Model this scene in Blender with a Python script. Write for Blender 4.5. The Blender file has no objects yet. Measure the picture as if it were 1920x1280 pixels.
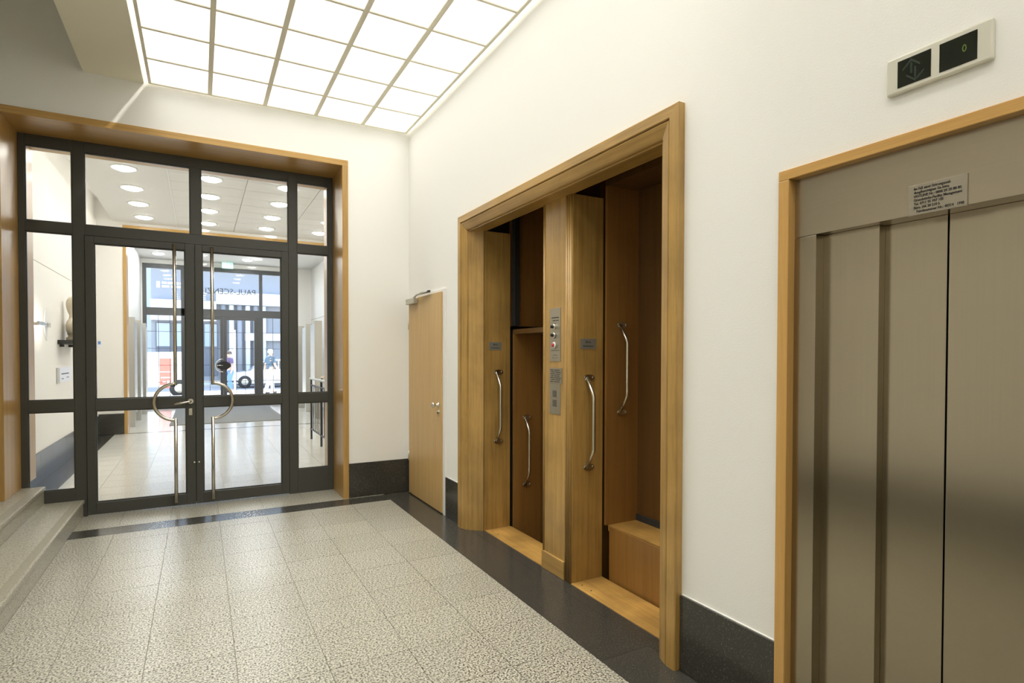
import bpy, math, random
from mathutils import Vector, Matrix
random.seed(7)
R = math.radians
scene = bpy.context.scene
COL = scene.collection

# ------------------------------------------------------------------ camera, world, sun, exposure
cam_d = bpy.data.cameras.new('camera')
cam = bpy.data.objects.new('camera', cam_d)
COL.objects.link(cam)
scene.camera = cam
_yaw, _pitch, _roll, _f, _sy = .5038, -.0176, .0016, 1061.67, 42.195
_s, _c = math.sin(_yaw), math.cos(_yaw)
_fw = Vector((_s*math.cos(_pitch), _c*math.cos(_pitch), math.sin(_pitch)))
_rt = Vector((_c, -_s, 0)); _up = _rt.cross(_fw)
_R = _rt*math.cos(_roll)+_up*math.sin(_roll); _U = -_rt*math.sin(_roll)+_up*math.cos(_roll)
_m = Matrix((( _R.x, _U.x, -_fw.x, -2.0668), (_R.y, _U.y, -_fw.y, -6.1544), (_R.z, _U.z, -_fw.z, 1.55), (0, 0, 0, 1)))
cam.matrix_world = _m
cam_d.sensor_width = 36; cam_d.lens = _f/1920*36
cam_d.shift_y = _sy/1920
cam_d.clip_start = .05; cam_d.clip_end = 300

world = bpy.data.worlds.new('world'); scene.world = world; world.use_nodes = True
wn = world.node_tree
sky = wn.nodes.new('ShaderNodeTexSky'); sky.sky_type = 'NISHITA'
sky.sun_elevation = R(62); sky.sun_rotation = R(-20); sky.sun_disc = False
wn.links.new(sky.outputs[0], wn.nodes['Background'].inputs[0])
wn.nodes['Background'].inputs[1].default_value = 1.05
sun_d = bpy.data.lights.new('sun', 'SUN'); sun_d.energy = 20.0; sun_d.angle = R(.6); sun_d.color = (1, .96, .9)
sun = bpy.data.objects.new('sun', sun_d); COL.objects.link(sun)
sun.rotation_euler = (R(-28), 0, R(-20)); sun.location = (0, 30, 20)

PANEL_L = 1.15          # luminous ceiling radiance
DISC_L = 52.0          # corridor downlights
# fill lamp added just under the luminous panels to brighten the lower walls
pl_d = bpy.data.lights.new('ceiling_fill_light', 'AREA'); pl_d.shape = 'RECTANGLE'; pl_d.size = 2.38; pl_d.size_y = 4.52
pl_d.energy = 72; pl_d.spread = R(102); pl_d.color = (1, .985, .925)
pl = bpy.data.objects.new('ceiling_fill_light', pl_d); COL.objects.link(pl); pl.location = (-1.245, -2.32, 3.992)
vs = scene.view_settings
vs.view_transform = 'Standard'; vs.look = 'None'; vs.gamma = 1; vs.use_curve_mapping = False
vs.exposure = 0.0
scene.display_settings.display_device = 'sRGB'
scene.cycles.max_bounces = 9; scene.cycles.diffuse_bounces = 5; scene.cycles.glossy_bounces = 5
scene.cycles.transparent_max_bounces = 24; scene.cycles.transmission_bounces = 6
scene.cycles.sample_clamp_indirect = 6.0
scene.cycles.caustics_reflective = False; scene.cycles.caustics_refractive = False
scene.cycles.use_denoising = True; scene.cycles.adaptive_threshold = .03

# ------------------------------------------------------------------ materials
def new_mat(name):
    m = bpy.data.materials.new(name); m.use_nodes = True
    return m, m.node_tree, m.node_tree.nodes['Principled BSDF']
def col(c): return (c[0], c[1], c[2], 1)
def plain(name, c, rough=.5, metal=0, spec=.5, bump=0, bscale=200, coat=0):
    m, t, b = new_mat(name)
    b.inputs['Base Color'].default_value = col(c); b.inputs['Roughness'].default_value = rough
    b.inputs['Metallic'].default_value = metal; b.inputs['Specular IOR Level'].default_value = spec
    if coat: b.inputs['Coat Weight'].default_value = coat; b.inputs['Coat Roughness'].default_value = .12
    if bump:
        g = t.nodes.new('ShaderNodeNewGeometry'); n = t.nodes.new('ShaderNodeTexNoise')
        n.inputs['Scale'].default_value = bscale; n.inputs['Detail'].default_value = 3
        t.links.new(g.outputs['Position'], n.inputs['Vector'])
        bp = t.nodes.new('ShaderNodeBump'); bp.inputs['Strength'].default_value = bump; bp.inputs['Distance'].default_value = .002
        t.links.new(n.outputs['Fac'], bp.inputs['Height']); t.links.new(bp.outputs['Normal'], b.inputs['Normal'])
    return m
def emit(name, c, s, base=.8):
    m, t, b = new_mat(name)
    b.inputs['Base Color'].default_value = col((base,)*3); b.inputs['Emission Color'].default_value = col(c)
    b.inputs['Emission Strength'].default_value = s; b.inputs['Roughness'].default_value = .6
    return m
def ramp(t, fac, stops):
    r = t.nodes.new('ShaderNodeValToRGB'); el = r.color_ramp.elements
    while len(el) < len(stops): el.new(.5)
    for e, (p, c) in zip(el, stops): e.position = p; e.color = col(c)
    t.links.new(fac, r.inputs['Fac']); return r
def wood(name, dark, light, axis='z', rough=.35, coat=.15, scale=1.0, wear=0.0):
    """oak-like grain running along an axis, from world position"""
    m, t, b = new_mat(name); L = t.links.new
    g = t.nodes.new('ShaderNodeNewGeometry'); mp = t.nodes.new('ShaderNodeMapping')
    k = {'x': (1.2, 34, 34), 'y': (34, 1.2, 34), 'z': (34, 34, 1.2)}[axis]
    mp.inputs['Scale'].default_value = [a*scale for a in k]
    L(g.outputs['Position'], mp.inputs['Vector'])
    n = t.nodes.new('ShaderNodeTexNoise'); n.inputs['Scale'].default_value = 1; n.inputs['Detail'].default_value = 6; n.inputs['Roughness'].default_value = .62
    n.inputs['Distortion'].default_value = .4
    L(mp.outputs['Vector'], n.inputs['Vector'])
    mp2 = t.nodes.new('ShaderNodeMapping'); k2 = {'x': (5, 260, 260), 'y': (260, 5, 260), 'z': (260, 260, 5)}[axis]
    mp2.inputs['Scale'].default_value = k2; L(g.outputs['Position'], mp2.inputs['Vector'])
    n2 = t.nodes.new('ShaderNodeTexNoise'); n2.inputs['Scale'].default_value = 1; n2.inputs['Detail'].default_value = 3
    L(mp2.outputs['Vector'], n2.inputs['Vector'])
    mx = t.nodes.new('ShaderNodeMix'); mx.inputs['Factor'].default_value = .38
    L(n.outputs['Fac'], mx.inputs['A']); L(n2.outputs['Fac'], mx.inputs['B'])
    r = ramp(t, mx.outputs['Result'], [(.30, dark), (.52, tuple((a+2*c)/3 for a, c in zip(dark, light))), (.72, light)])
    out = r.outputs['Color']
    if wear:   # blotchy handled patches in the varnish
        n3 = t.nodes.new('ShaderNodeTexNoise'); n3.inputs['Scale'].default_value = 3.2; n3.inputs['Detail'].default_value = 4
        L(g.outputs['Position'], n3.inputs['Vector'])
        r3 = ramp(t, n3.outputs['Fac'], [(.38, (1-wear,)*3), (.62, (1, 1, 1))])
        mm = t.nodes.new('ShaderNodeMix'); mm.data_type = 'RGBA'; mm.blend_type = 'MULTIPLY'; mm.inputs['Factor'].default_value = 1
        L(out, mm.inputs[6]); L(r3.outputs['Color'], mm.inputs[7]); out = mm.outputs[2]
    L(out, b.inputs['Base Color'])
    b.inputs['Roughness'].default_value = rough; b.inputs['Coat Weight'].default_value = coat; b.inputs['Coat Roughness'].default_value = .22
    bp = t.nodes.new('ShaderNodeBump'); bp.inputs['Strength'].default_value = .12; bp.inputs['Distance'].default_value = .001
    L(n2.outputs['Fac'], bp.inputs['Height']); L(bp.outputs['Normal'], b.inputs['Normal'])
    return m
def granite(name, base, mid, dark, rough=.16, s=190, var=.06, lo=.40):
    m, t, b = new_mat(name); L = t.links.new
    g = t.nodes.new('ShaderNodeNewGeometry')
    n = t.nodes.new('ShaderNodeTexNoise'); n.inputs['Scale'].default_value = s; n.inputs['Detail'].default_value = 3.5; n.inputs['Roughness'].default_value = .68
    L(g.outputs['Position'], n.inputs['Vector'])
    r = ramp(t, n.outputs['Fac'], [(lo-.10, dark), (lo-.015, mid), (lo+.05, base), (.75, tuple(min(1, c*1.12) for c in base))])
    n2 = t.nodes.new('ShaderNodeTexNoise'); n2.inputs['Scale'].default_value = 5; n2.inputs['Detail'].default_value = 3
    L(g.outputs['Position'], n2.inputs['Vector'])
    oi = t.nodes.new('ShaderNodeObjectInfo')
    ad = t.nodes.new('ShaderNodeMath'); ad.operation = 'ADD'; L(oi.outputs['Random'], ad.inputs[0]); ad.inputs[1].default_value = .45
    mr = t.nodes.new('ShaderNodeMapRange'); mr.inputs['From Min'].default_value = .3; mr.inputs['From Max'].default_value = 1.6
    mr.inputs['To Min'].default_value = 1-var; mr.inputs['To Max'].default_value = 1+var
    L(ad.outputs[0], mr.inputs['Value'])
    mm = t.nodes.new('ShaderNodeMix'); mm.data_type = 'RGBA'; mm.blend_type = 'MULTIPLY'; mm.inputs['Factor'].default_value = 1
    L(r.outputs['Color'], mm.inputs[6]); L(mr.outputs['Result'], mm.inputs[7])
    L(mm.outputs[2], b.inputs['Base Color'])
    rr = t.nodes.new('ShaderNodeMapRange'); rr.inputs['To Min'].default_value = rough*.75; rr.inputs['To Max'].default_value = rough*1.3
    b.inputs['Roughness'].default_value = rough
    return m
def brushed(name, c, rough=.3, axis='z'):
    m, t, b = new_mat(name); L = t.links.new
    g = t.nodes.new('ShaderNodeNewGeometry'); mp = t.nodes.new('ShaderNodeMapping')
    mp.inputs['Scale'].default_value = {'z': (160, 160, 2), 'y': (160, 2, 160)}[axis]
    L(g.outputs['Position'], mp.inputs['Vector'])
    n = t.nodes.new('ShaderNodeTexNoise'); n.inputs['Scale'].default_value = 1; n.inputs['Detail'].default_value = 2
    L(mp.outputs['Vector'], n.inputs['Vector'])
    r = ramp(t, n.outputs['Fac'], [(.3, tuple(a*.985 for a in c)), (.7, tuple(min(1, a*1.015) for a in c))])
    L(r.outputs['Color'], b.inputs['Base Color']); b.inputs['Metallic'].default_value = 1
    n2 = t.nodes.new('ShaderNodeTexNoise'); n2.inputs['Scale'].default_value = 1.5; n2.inputs['Detail'].default_value = 1
    L(g.outputs['Position'], n2.inputs['Vector'])
    rr = t.nodes.new('ShaderNodeMapRange'); rr.inputs['To Min'].default_value = rough*.85; rr.inputs['To Max'].default_value = rough*1.15
    b.inputs['Roughness'].default_value = rough
    return m
def thin_glass(name, tint=(1, 1, 1), refl=1.0):
    m = bpy.data.materials.new(name); m.use_nodes = True; t = m.node_tree
    for n in list(t.nodes): t.nodes.remove(n)
    o = t.nodes.new('ShaderNodeOutputMaterial'); mx = t.nodes.new('ShaderNodeMixShader')
    fr = t.nodes.new('ShaderNodeFresnel'); fr.inputs['IOR'].default_value = 1.2
    tr = t.nodes.new('ShaderNodeBsdfTransparent'); tr.inputs[0].default_value = col(tint)
    gl = t.nodes.new('ShaderNodeBsdfGlossy'); gl.inputs['Roughness'].default_value = .01
    gl.inputs[0].default_value = col((refl,)*3)
    t.links.new(fr.outputs[0], mx.inputs[0]); t.links.new(tr.outputs[0], mx.inputs[1]); t.links.new(gl.outputs[0], mx.inputs[2])
    t.links.new(mx.outputs[0], o.inputs[0])
    return m

M = {}
M['wall'] = plain('wall_paint', (.875, .868, .825), .62, bump=.25, bscale=160, spec=.3)
M['wall_c'] = plain('corridor_paint', (.82, .80, .76), .6, spec=.3)
M['ceil'] = plain('ceiling_paint', (.88, .85, .71), .7, spec=.2)
M['ceil_c'] = plain('corridor_ceiling', (.80, .79, .765), .7, spec=.2)
M['grid'] = plain('grid_metal', (.86, .82, .68), .5)
M['panel'] = emit('luminous_panel', (1, .985, .93), PANEL_L)
M['tube'] = emit('fluorescent_tube', (1, .96, .88), 30)
M['disc'] = emit('downlight_disc', (1, .97, .92), DISC_L)
M['disc_fill'] = emit('lobby_fill_disc', (1, .98, .93), 62)
M['disc_stair_fill'] = emit('stairwell_fill_disc', (1, .95, .85), 26)
M['disc_v'] = emit('vestibule_disc', (.95, .97, 1), 120)
M['slot_tube'] = emit('slot_tube', (1, .96, .88), 85)
M['cove'] = emit('cove_light', (1, .95, .86), 9)
M['oak'] = wood('oak_vertical', (.31, .17, .038), (.56, .35, .11), 'z', wear=.22)
M['oak_y'] = wood('oak_along_header', (.31, .17, .038), (.56, .35, .11), 'y', wear=.15)
M['oak_x'] = wood('oak_along_lintel', (.38, .21, .055), (.60, .37, .115), 'x')
M['oak_l'] = wood('oak_lining', (.35, .195, .05), (.54, .33, .105), 'z', scale=.7)
M['sill'] = wood('oak_sill', (.46, .24, .055), (.70, .42, .12), 'y', wear=.35)
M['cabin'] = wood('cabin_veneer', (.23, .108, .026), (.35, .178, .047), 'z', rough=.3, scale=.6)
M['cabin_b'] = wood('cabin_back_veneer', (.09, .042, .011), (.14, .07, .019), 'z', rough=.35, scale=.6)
M['beech'] = wood('beech_door', (.50, .315, .115), (.64, .43, .18), 'z', rough=.4, coat=.05, scale=.9)
M['cherry'] = wood('elevator_trim', (.50, .27, .07), (.66, .39, .12), 'z', rough=.4, scale=.8)
M['cherry_y'] = wood('elevator_trim_head', (.50, .27, .07), (.66, .39, .12), 'y', rough=.4, scale=.8)
M['gran'] = granite('pale_granite', (.53, .505, .415), (.27, .255, .20), (.022, .02, .016), rough=.30, s=100, var=.05, lo=.495)
M['gran_c'] = granite('pale_granite_corridor', (.68, .66, .60), (.55, .53, .47), (.30, .29, .26), rough=.15, s=92, var=.04, lo=.45)
M['gran_s'] = granite('step_granite', (.44, .415, .33), (.31, .29, .225), (.12, .112, .085), rough=.3, s=95, lo=.46)
M['band_s'] = granite('step_antislip', (.30, .28, .215), (.22, .20, .15), (.10, .095, .07), rough=.5)
M['black'] = granite('black_granite', (.042, .040, .034), (.060, .057, .048), (.15, .145, .125), rough=.19, s=150, lo=.42, var=.12)
M['grout'] = plain('grout', (.22, .205, .16), .9)
M['grout_l'] = plain('grout_light', (.40, .385, .32), .9)
M['dark'] = plain('dark_aluminium', (.060, .060, .051), .42, spec=.5)
M['dark_f'] = plain('facade_aluminium', (.085, .085, .085), .45, spec=.5)
M['glass'] = thin_glass('door_glass', (.965, .975, .965))
M['steel'] = brushed('brushed_steel', (.39, .34, .255), .20)
M['steel_h'] = brushed('brushed_steel_header', (.43, .375, .29), .27, 'y')
M['inox'] = brushed('handle_steel', (.70, .66, .57), .25)
M['chrome'] = plain('polished_steel', (.78, .76, .70), .14, 1)
M['alu'] = plain('pale_aluminium', (.55, .54, .47), .4, .7)
M['tag'] = plain('dull_tag', (.26, .25, .21), .5, .25)
M['plate_e'] = brushed('lift_plate', (.40, .36, .29), .42, 'y')
M['plate'] = brushed('engraved_plate', (.50, .46, .37), .4, 'y')
M['ink'] = plain('ink', (.03, .028, .022), .6)
M['blackp'] = plain('black_plastic', (.012, .012, .012), .3)
M['red'] = plain('red_button', (.55, .03, .03), .3)
M['white'] = plain('white_enamel', (.82, .81, .78), .4)
M['ivory'] = plain('ivory_plastic', (.66, .64, .54), .38)
M['screen'] = plain('display_window', (.010, .013, .008), .12)
M['greenoff'] = emit('display_arrow', (.03, .30, .03), .035, .006)
M['greenon'] = emit('display_digit', (.35, .60, .03), .16, .008)
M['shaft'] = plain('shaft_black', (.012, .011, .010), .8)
M['rubber'] = plain('rubber_mat', (.03, .03, .028), .8)
M['mat'] = plain('door_mat', (.22, .22, .21), .95, bump=.4, bscale=300)
M['bust'] = plain('plaster_bust', (.62, .55, .42), .6)
M['paper'] = plain('paper', (.78, .82, .92), .6)
M['bluep'] = plain('blue_print', (.12, .25, .62), .5)
M['exitg'] = emit('exit_green', (.02, .62, .38), 1.2)
M['exitw'] = emit('exit_white', (.9, 1, .95), 1.6)
M['colm'] = brushed('mailbox_steel', (.60, .585, .54), .38)
M['slot'] = plain('mailbox_flap', (.62, .60, .55), .35, .6)
M['rail'] = plain('railing_black', (.030, .031, .034), .4)
M['railw'] = wood('handrail_wood', (.42, .22, .07), (.60, .36, .13), 'y')
M['pave'] = plain('pavement', (.55, .54, .52), .85)
M['road'] = plain('asphalt', (.30, .30, .31), .9)
M['bgrey'] = plain('building_grey', (.33, .33, .355), .8)
M['bwhite'] = plain('building_white', (.78, .78, .80), .7)
M['bdark'] = plain('building_dark', (.14, .15, .18), .5)
M['bglass'] = plain('building_glass', (.42, .48, .58), .15)
M['skin'] = plain('skin', (.62, .40, .30), .5)
M['hair'] = plain('white_hair', (.75, .73, .70), .7)
M['hair_d'] = plain('dark_hair', (.08, .06, .05), .6)
M['navy'] = plain('navy_cotton', (.07, .12, .18), .85)
M['purple'] = plain('purple_cotton', (.12, .09, .18), .85)
M['khaki'] = plain('pale_trousers', (.62, .62, .64), .85)
M['jeans'] = plain('blue_jeans', (.16, .30, .62), .85)
M['shoe'] = plain('shoe', (.05, .05, .06), .5)
M['car_s'] = plain('car_silver', (.52, .53, .56), .25, .4, coat=.6)
M['car_d'] = plain('car_blue', (.10, .14, .24), .25, .3, coat=.6)
M['car_w'] = plain('van_white', (.80, .80, .80), .3, coat=.4)
M['car_g'] = plain('car_glass', (.10, .12, .14), .08)
M['tyre'] = plain('tyre', (.02, .02, .022), .7)
M['redp'] = plain('red_poster', (.72, .16, .13), .5)

# ------------------------------------------------------------------ mesh helpers
class MB:
    def __init__(s): s.v = []; s.f = []; s.sm = []
    def box(s, x0, x1, y0, y1, z0, z1):
        a, b = sorted((x0, x1)); c, d = sorted((y0, y1)); e, f = sorted((z0, z1)); n = len(s.v)
        s.v += [(a, c, e), (b, c, e), (b, d, e), (a, d, e), (a, c, f), (b, c, f), (b, d, f), (a, d, f)]
        for q in ((3, 2, 1, 0), (4, 5, 6, 7), (0, 1, 5, 4), (1, 2, 6, 5), (2, 3, 7, 6), (3, 0, 4, 7)):
            s.f.append([n+i for i in q]); s.sm.append(False)
        return s
    def cbox(s, x0, x1, y0, y1, z0, z1, c=.004):
        """box with chamfered edges"""
        import bmesh
        bm = bmesh.new(); t = MB().box(x0, x1, y0, y1, z0, z1)
        vs = [bm.verts.new(p) for p in t.v]
        for q in t.f: bm.faces.new([vs[i] for i in q])
        bmesh.ops.bevel(bm, geom=list(bm.edges), offset=c, segments=2, affect='EDGES', profile=.5)
        n = len(s.v); bm.verts.index_update()
        s.v += [tuple(v.co) for v in bm.verts]
        for fc in bm.faces: s.f.append([n+v.index for v in fc.verts]); s.sm.append(False)
        bm.free(); return s
    def prism(s, pts, d, lo, hi):
        """2-D outline extruded along axis d ('x','y','z'); pts are the other two coordinates in order"""
        ar = sum(pts[i][0]*pts[(i+1) % len(pts)][1]-pts[(i+1) % len(pts)][0]*pts[i][1] for i in range(len(pts)))
        if ar < 0: pts = pts[::-1]
        def P(p, h): return {'x': (h, p[0], p[1]), 'y': (p[0], h, p[1]), 'z': (p[0], p[1], h)}[d]
        n = len(s.v); k = len(pts)
        s.v += [P(p, lo) for p in pts]+[P(p, hi) for p in pts]
        fl = d == 'y'
        def F(l): s.f.append(l[::-1] if fl else l); s.sm.append(False)
        F([n+i for i in range(k)][::-1]); F([n+k+i for i in range(k)])
        for i in range(k): j = (i+1) % k; F([n+i, n+j, n+k+j, n+k+i])
        return s
    def tube(s, pts, r, seg=12, cap=True, rs=None):
        P = [Vector(p) for p in pts]; n0 = len(s.v); N = len(P); last = None
        for i, p in enumerate(P):
            if i == 0: t = P[1]-P[0]
            elif i == N-1: t = P[-1]-P[-2]
            else: t = (P[i]-P[i-1]).normalized()+(P[i+1]-P[i]).normalized()
            t.normalize()
            if last is None:
                a = Vector((0, 0, 1)) if abs(t.z) < .9 else Vector((1, 0, 0)); u = t.cross(a).normalized()
            else: u = (last-t*last.dot(t)).normalized()
            last = u; w = t.cross(u); rr = rs[i] if rs else r
            k = 1.0
            if 0 < i < N-1:
                ca = (P[i]-P[i-1]).normalized().dot((P[i+1]-P[i]).normalized()); k = 1/max(.5, math.sqrt(max(.01, (1+ca)/2)))
            for j in range(seg):
                a = 2*math.pi*j/seg; s.v.append(tuple(p+u*(rr*math.cos(a))+w*(rr*math.sin(a))))
        for i in range(N-1):
            for j in range(seg):
                q = (j+1) % seg; s.f.append([n0+i*seg+j, n0+i*seg+q, n0+(i+1)*seg+q, n0+(i+1)*seg+j]); s.sm.append(True)
        if cap:
            s.f.append([n0+j for j in range(seg)][::-1]); s.f.append([n0+(N-1)*seg+j for j in range(seg)]); s.sm += [False, False]
        return s
    def lathe(s, prof, c, axis='z', seg=24):
        """profile [(radius, height)] about an axis through c"""
        n0 = len(s.v); k = len(prof)
        for r, h in prof:
            for j in range(seg):
                a = 2*math.pi*j/seg; u, w = r*math.cos(a), r*math.sin(a)
                d = {'z': (u, w, h), 'x': (h, u, w), 'y': (w, h, u)}[axis]
                s.v.append((c[0]+d[0], c[1]+d[1], c[2]+d[2]))
        for i in range(k-1):
            for j in range(seg):
                q = (j+1) % seg; s.f.append([n0+i*seg+j, n0+i*seg+q, n0+(i+1)*seg+q, n0+(i+1)*seg+j]); s.sm.append(True)
        if prof[0][0] > 1e-6: s.f.append([n0+j for j in range(seg)][::-1]); s.sm.append(False)
        if prof[-1][0] > 1e-6: s.f.append([n0+(k-1)*seg+j for j in range(seg)]); s.sm.append(False)
        return s
    def cyl(s, c, r, h0, h1, axis='z', seg=20): return s.lathe([(r, h0), (r, h1)], c, axis, seg)
    def rings(s, rows, cap=True, smooth=True):
        n0 = len(s.v); k = len(rows[0])
        for r in rows: s.v += [tuple(p) for p in r]
        for i in range(len(rows)-1):
            for j in range(k):
                q = (j+1) % k; s.f.append([n0+i*k+j, n0+i*k+q, n0+(i+1)*k+q, n0+(i+1)*k+j]); s.sm.append(smooth)
        if cap:
            s.f.append([n0+j for j in range(k)][::-1]); s.f.append([n0+(len(rows)-1)*k+j for j in range(k)]); s.sm += [False, False]
        return s
    def mesh(s, name, mat):
        me = bpy.data.meshes.new(name); me.from_pydata(s.v, [], s.f); me.materials.append(mat)
        me.polygons.foreach_set('use_smooth', s.sm); me.update(); return me
    def build(s, name, mat, parent=None):
        o = bpy.data.objects.new(name, s.mesh(name, mat)); COL.objects.link(o)
        if parent: o.parent = parent
        return o
def tag(o, label=None, cat=None, group=None, kind=None):
    if label: o['label'] = label
    if cat: o['category'] = cat
    if group: o['group'] = group
    if kind: o['kind'] = kind
    return o
def thing(name, label, cat, group=None, loc=(0, 0, 0)):
    o = bpy.data.objects.new(name, None); COL.objects.link(o); o.location = loc; o.empty_display_size = .1
    return tag(o, label, cat, group)
def struct(name, parent=None):
    o = bpy.data.objects.new(name, None); COL.objects.link(o); o['kind'] = 'structure'; o.empty_display_size = .1
    return o
def box(name, mat, parent, x0, x1, y0, y1, z0, z1, c=0):
    b = MB()
    (b.cbox(x0, x1, y0, y1, z0, z1, c) if c else b.box(x0, x1, y0, y1, z0, z1))
    return b.build(name, mat, parent)
_share = {}
def piece(name, mat, parent, x0, x1, y0, y1, z0, z1):
    """box piece whose mesh is shared with pieces of the same size"""
    d = (round(x1-x0, 4), round(y1-y0, 4), round(z1-z0, 4)); k = (name, mat.name, d)
    if k not in _share: _share[k] = MB().box(0, d[0], 0, d[1], 0, d[2]).mesh(name, mat)
    o = bpy.data.objects.new(name, _share[k]); COL.objects.link(o); o.location = (x0, y0, z0); o.parent = parent
    return o
def text(name, body, mat, parent, size, loc, rot, align='LEFT', sx=1.0, bold=0):
    cu = bpy.data.curves.new(name, 'FONT'); cu.body = body; cu.size = size; cu.align_x = align; cu.align_y = 'CENTER'
    cu.extrude = .0004; cu.offset = bold; cu.resolution_u = 2; cu.space_line = .9
    tmp = bpy.data.objects.new(name, cu); COL.objects.link(tmp)
    dg = bpy.context.evaluated_depsgraph_get(); me = bpy.data.meshes.new_from_object(tmp.evaluated_get(dg))
    bpy.data.objects.remove(tmp); me.materials.clear(); me.materials.append(mat)
    o = bpy.data.objects.new(name, me); COL.objects.link(o)
    o.location = loc; o.rotation_euler = rot; o.scale = (sx, 1, 1); o.parent = parent
    return o
ROT_R = (R(90), 0, R(-90))       # lettering on the right wall (faces -x)
ROT_F = (R(90), 0, 0)            # lettering facing -y

# ------------------------------------------------------------------ setting: lobby shell
HT = 5.4
w = struct('wall_right')
for a in ((0, .14, -1.55, .0, 0, 4.95), (0, .14, -4.07, -1.55, 2.69, 4.95), (0, .14, -4.69, -4.07, 0, 4.95),
          (0, .14, -5.73, -4.69, 2.262, 4.95), (0, .14, -11.5, -5.73, 0, 4.95)):
    box('wall_section', M['wall'], w, *a)
w = struct('wall_back')
for a in ((-.675, .14, 0, 1.0, 0, 4.95), (-3.555, -.675, 0, 1.0, 3.60, 4.95), (-5.2, -3.555, 0, 1.0, 0, 4.95), (-5.2, .14, 0, 1.0, 4.95, HT)):
    box('wall_section', M['wall'], w, *a)
w = struct('wall_left')
box('wall_section', M['wall'], w, -3.72, -3.55, -11.5, -2.35, 0, HT)
w2 = struct('wall_stairwell'); box('wall_section', M['wall'], w2, -5.34, -5.2, -11.5, .56, 0, HT)
box('wall_end_trim', M['oak_l'], w, -3.74, -3.52, -2.35, -2.31, 0, 2.6)
w = struct('wall_front')
box('wall_section', M['wall'], w, -5.34, .14, -11.64, -11.5, 0, HT)

fl = struct('floor')
box('grout_bed', M['grout'], fl, -3.548, .30, -11.5, .62, -.06, -.0035)
jx = [-3.045]+[-2.7188+.4003*k for k in range(6)]+[-.302]
jy = [-2.91+.405*k for k in range(-21, 7)]
jy = [y for y in jy if y < -.3]+[-.279]
G = .0035
for i in range(len(jx)-1):
    for j in range(len(jy)-1):
        piece('tile', M['gran'], fl, jx[i]+G/2, jx[i+1]-G/2, jy[j]+.0014, jy[j+1]-.0014, -.02, 0)
for j in range(len(jy)-1):
    if jy[j+1] < -2.3: piece('tile', M['gran'], fl, -3.53, jx[0]-G/2, jy[j]+G/2, jy[j+1]-G/2, -.02, 0)
# row of pale tiles in front of the glazed doors
for i in range(len(jx)-2):
    piece('tile', M['gran'], fl, jx[i]+G/2, jx[i+1]-G/2, -.033+G/2, .62, -.02, 0)
piece('tile', M['gran'], fl, jx[-2]+G/2, -.30, -.033+G/2, .62, -.02, 0)
# black border tiles
bx = [-3.045, -2.18, -.93, -.302]
for i in range(3): piece('border_tile', M['black'], fl, bx[i]+.001, bx[i+1]-.001, -.278, -.034, -.02, 0)
by = [-11.5, -10.17, -8.915, -7.66, -6.40, -5.145, -3.89, -2.635, -1.38, -.034]
for i in range(len(by)-1): piece('border_tile', M['black'], fl, -.3005, .012, by[i]+.001, by[i+1]-.001, -.02, 0)
piece('border_tile', M['black'], fl, -.3005, .0, -.0325, .0, -.02, 0)
for a, b in ((-4.0, -3.3), (-3.298, -2.56), (-2.558, -1.6)):
    piece('border_tile', M['black'], fl, .0145, .112, a, b, -.02, 0)

# stone skirting boards
s = struct('baseboard_back')
box('skirting_slab', M['black'], s, -.675, 0, -.016, 0, .002, .37, .002)
s = struct('baseboard_right')
for a, b in ((-.085, 0), (-1.478, -1.112), (-4.664, -4.142), (-7.2, -5.75), (-11.5, -7.202)):
    box('skirting_slab', M['black'], s, -.016, 0, a, b, .002, .37, .002)
    box('plaster_bead', M['white'], s, -.006, 0, a, b, .37, .3745)
s = struct('baseboard_left')
for k in range(4): box('skirting_slab', M['black'], s, -3.548, -3.53, -2.36-2.28*(k+1), -2.362-2.28*k, .002, .40, .002)

# upper ceilings and the dropped soffit beside the luminous ceiling
c = struct('ceiling')
box('soffit', M['ceil'], c, -2.94, -2.495, -11.5, 0, 4.0, 4.04)
box('beam_side', M['ceil'], c, -2.94, -2.90, -11.5, 0, 4.04, HT)
box('stairwell_ceiling', M['ceil'], c, -5.34, -2.94, -11.64, .56, HT, HT+.1)
box('plain_ceiling', M['ceil'], c, -2.495, 0, -11.5, -4.64, 4.0, 4.04)
box('light_box_end', M['white'], c, -2.495, 0, -4.68, -4.64, 4.04, 4.90)
box('light_box_top', M['white'], c, -2.90, .14, -11.64, .56, 4.90, 5.0)

# ------------------------------------------------------------------ luminous ceiling
lc = thing('luminous_ceiling', 'large luminous ceiling of white glowing panels in a beige metal grid', 'ceiling light', loc=(-1.24, -3.5, 4.0))
lc.location = (0, 0, 0)
gx = [-.046-(5-i)*.480 for i in range(6)]
gy = [-.03, -.026-.5089]+[-.026-.5089*j for j in range(2, 10)]
ZC = 4.0
for i in range(5):
    for j in range(7):
        piece('light_panel', M['panel'], lc, gx[i]+.002, gx[i+1]-.002, gy[j+1]+.002, gy[j]-.002, ZC+.006, ZC+.012)
fb = MB()
for i in range(5):
    for j in range(7, 9): fb.box(gx[i]+.002, gx[i+1]-.002, gy[j+1]+.002, gy[j]-.002, ZC+.006, ZC+.012)
tag(fb.build('light_panel_field', M['panel'], lc), kind='stuff')
for i in range(6):
    h = .0185 if 0 < i < 5 else .012
    box('grid_bar', M['grid'], lc, gx[i]-h, gx[i]+h, gy[9], gy[0], ZC-.004, ZC+.022)
for j in range(10):
    box('grid_cross_bar', M['grid'], lc, gx[0], gx[5], gy[j]-.011, gy[j]+.011, ZC-.002, ZC+.018)
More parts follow.
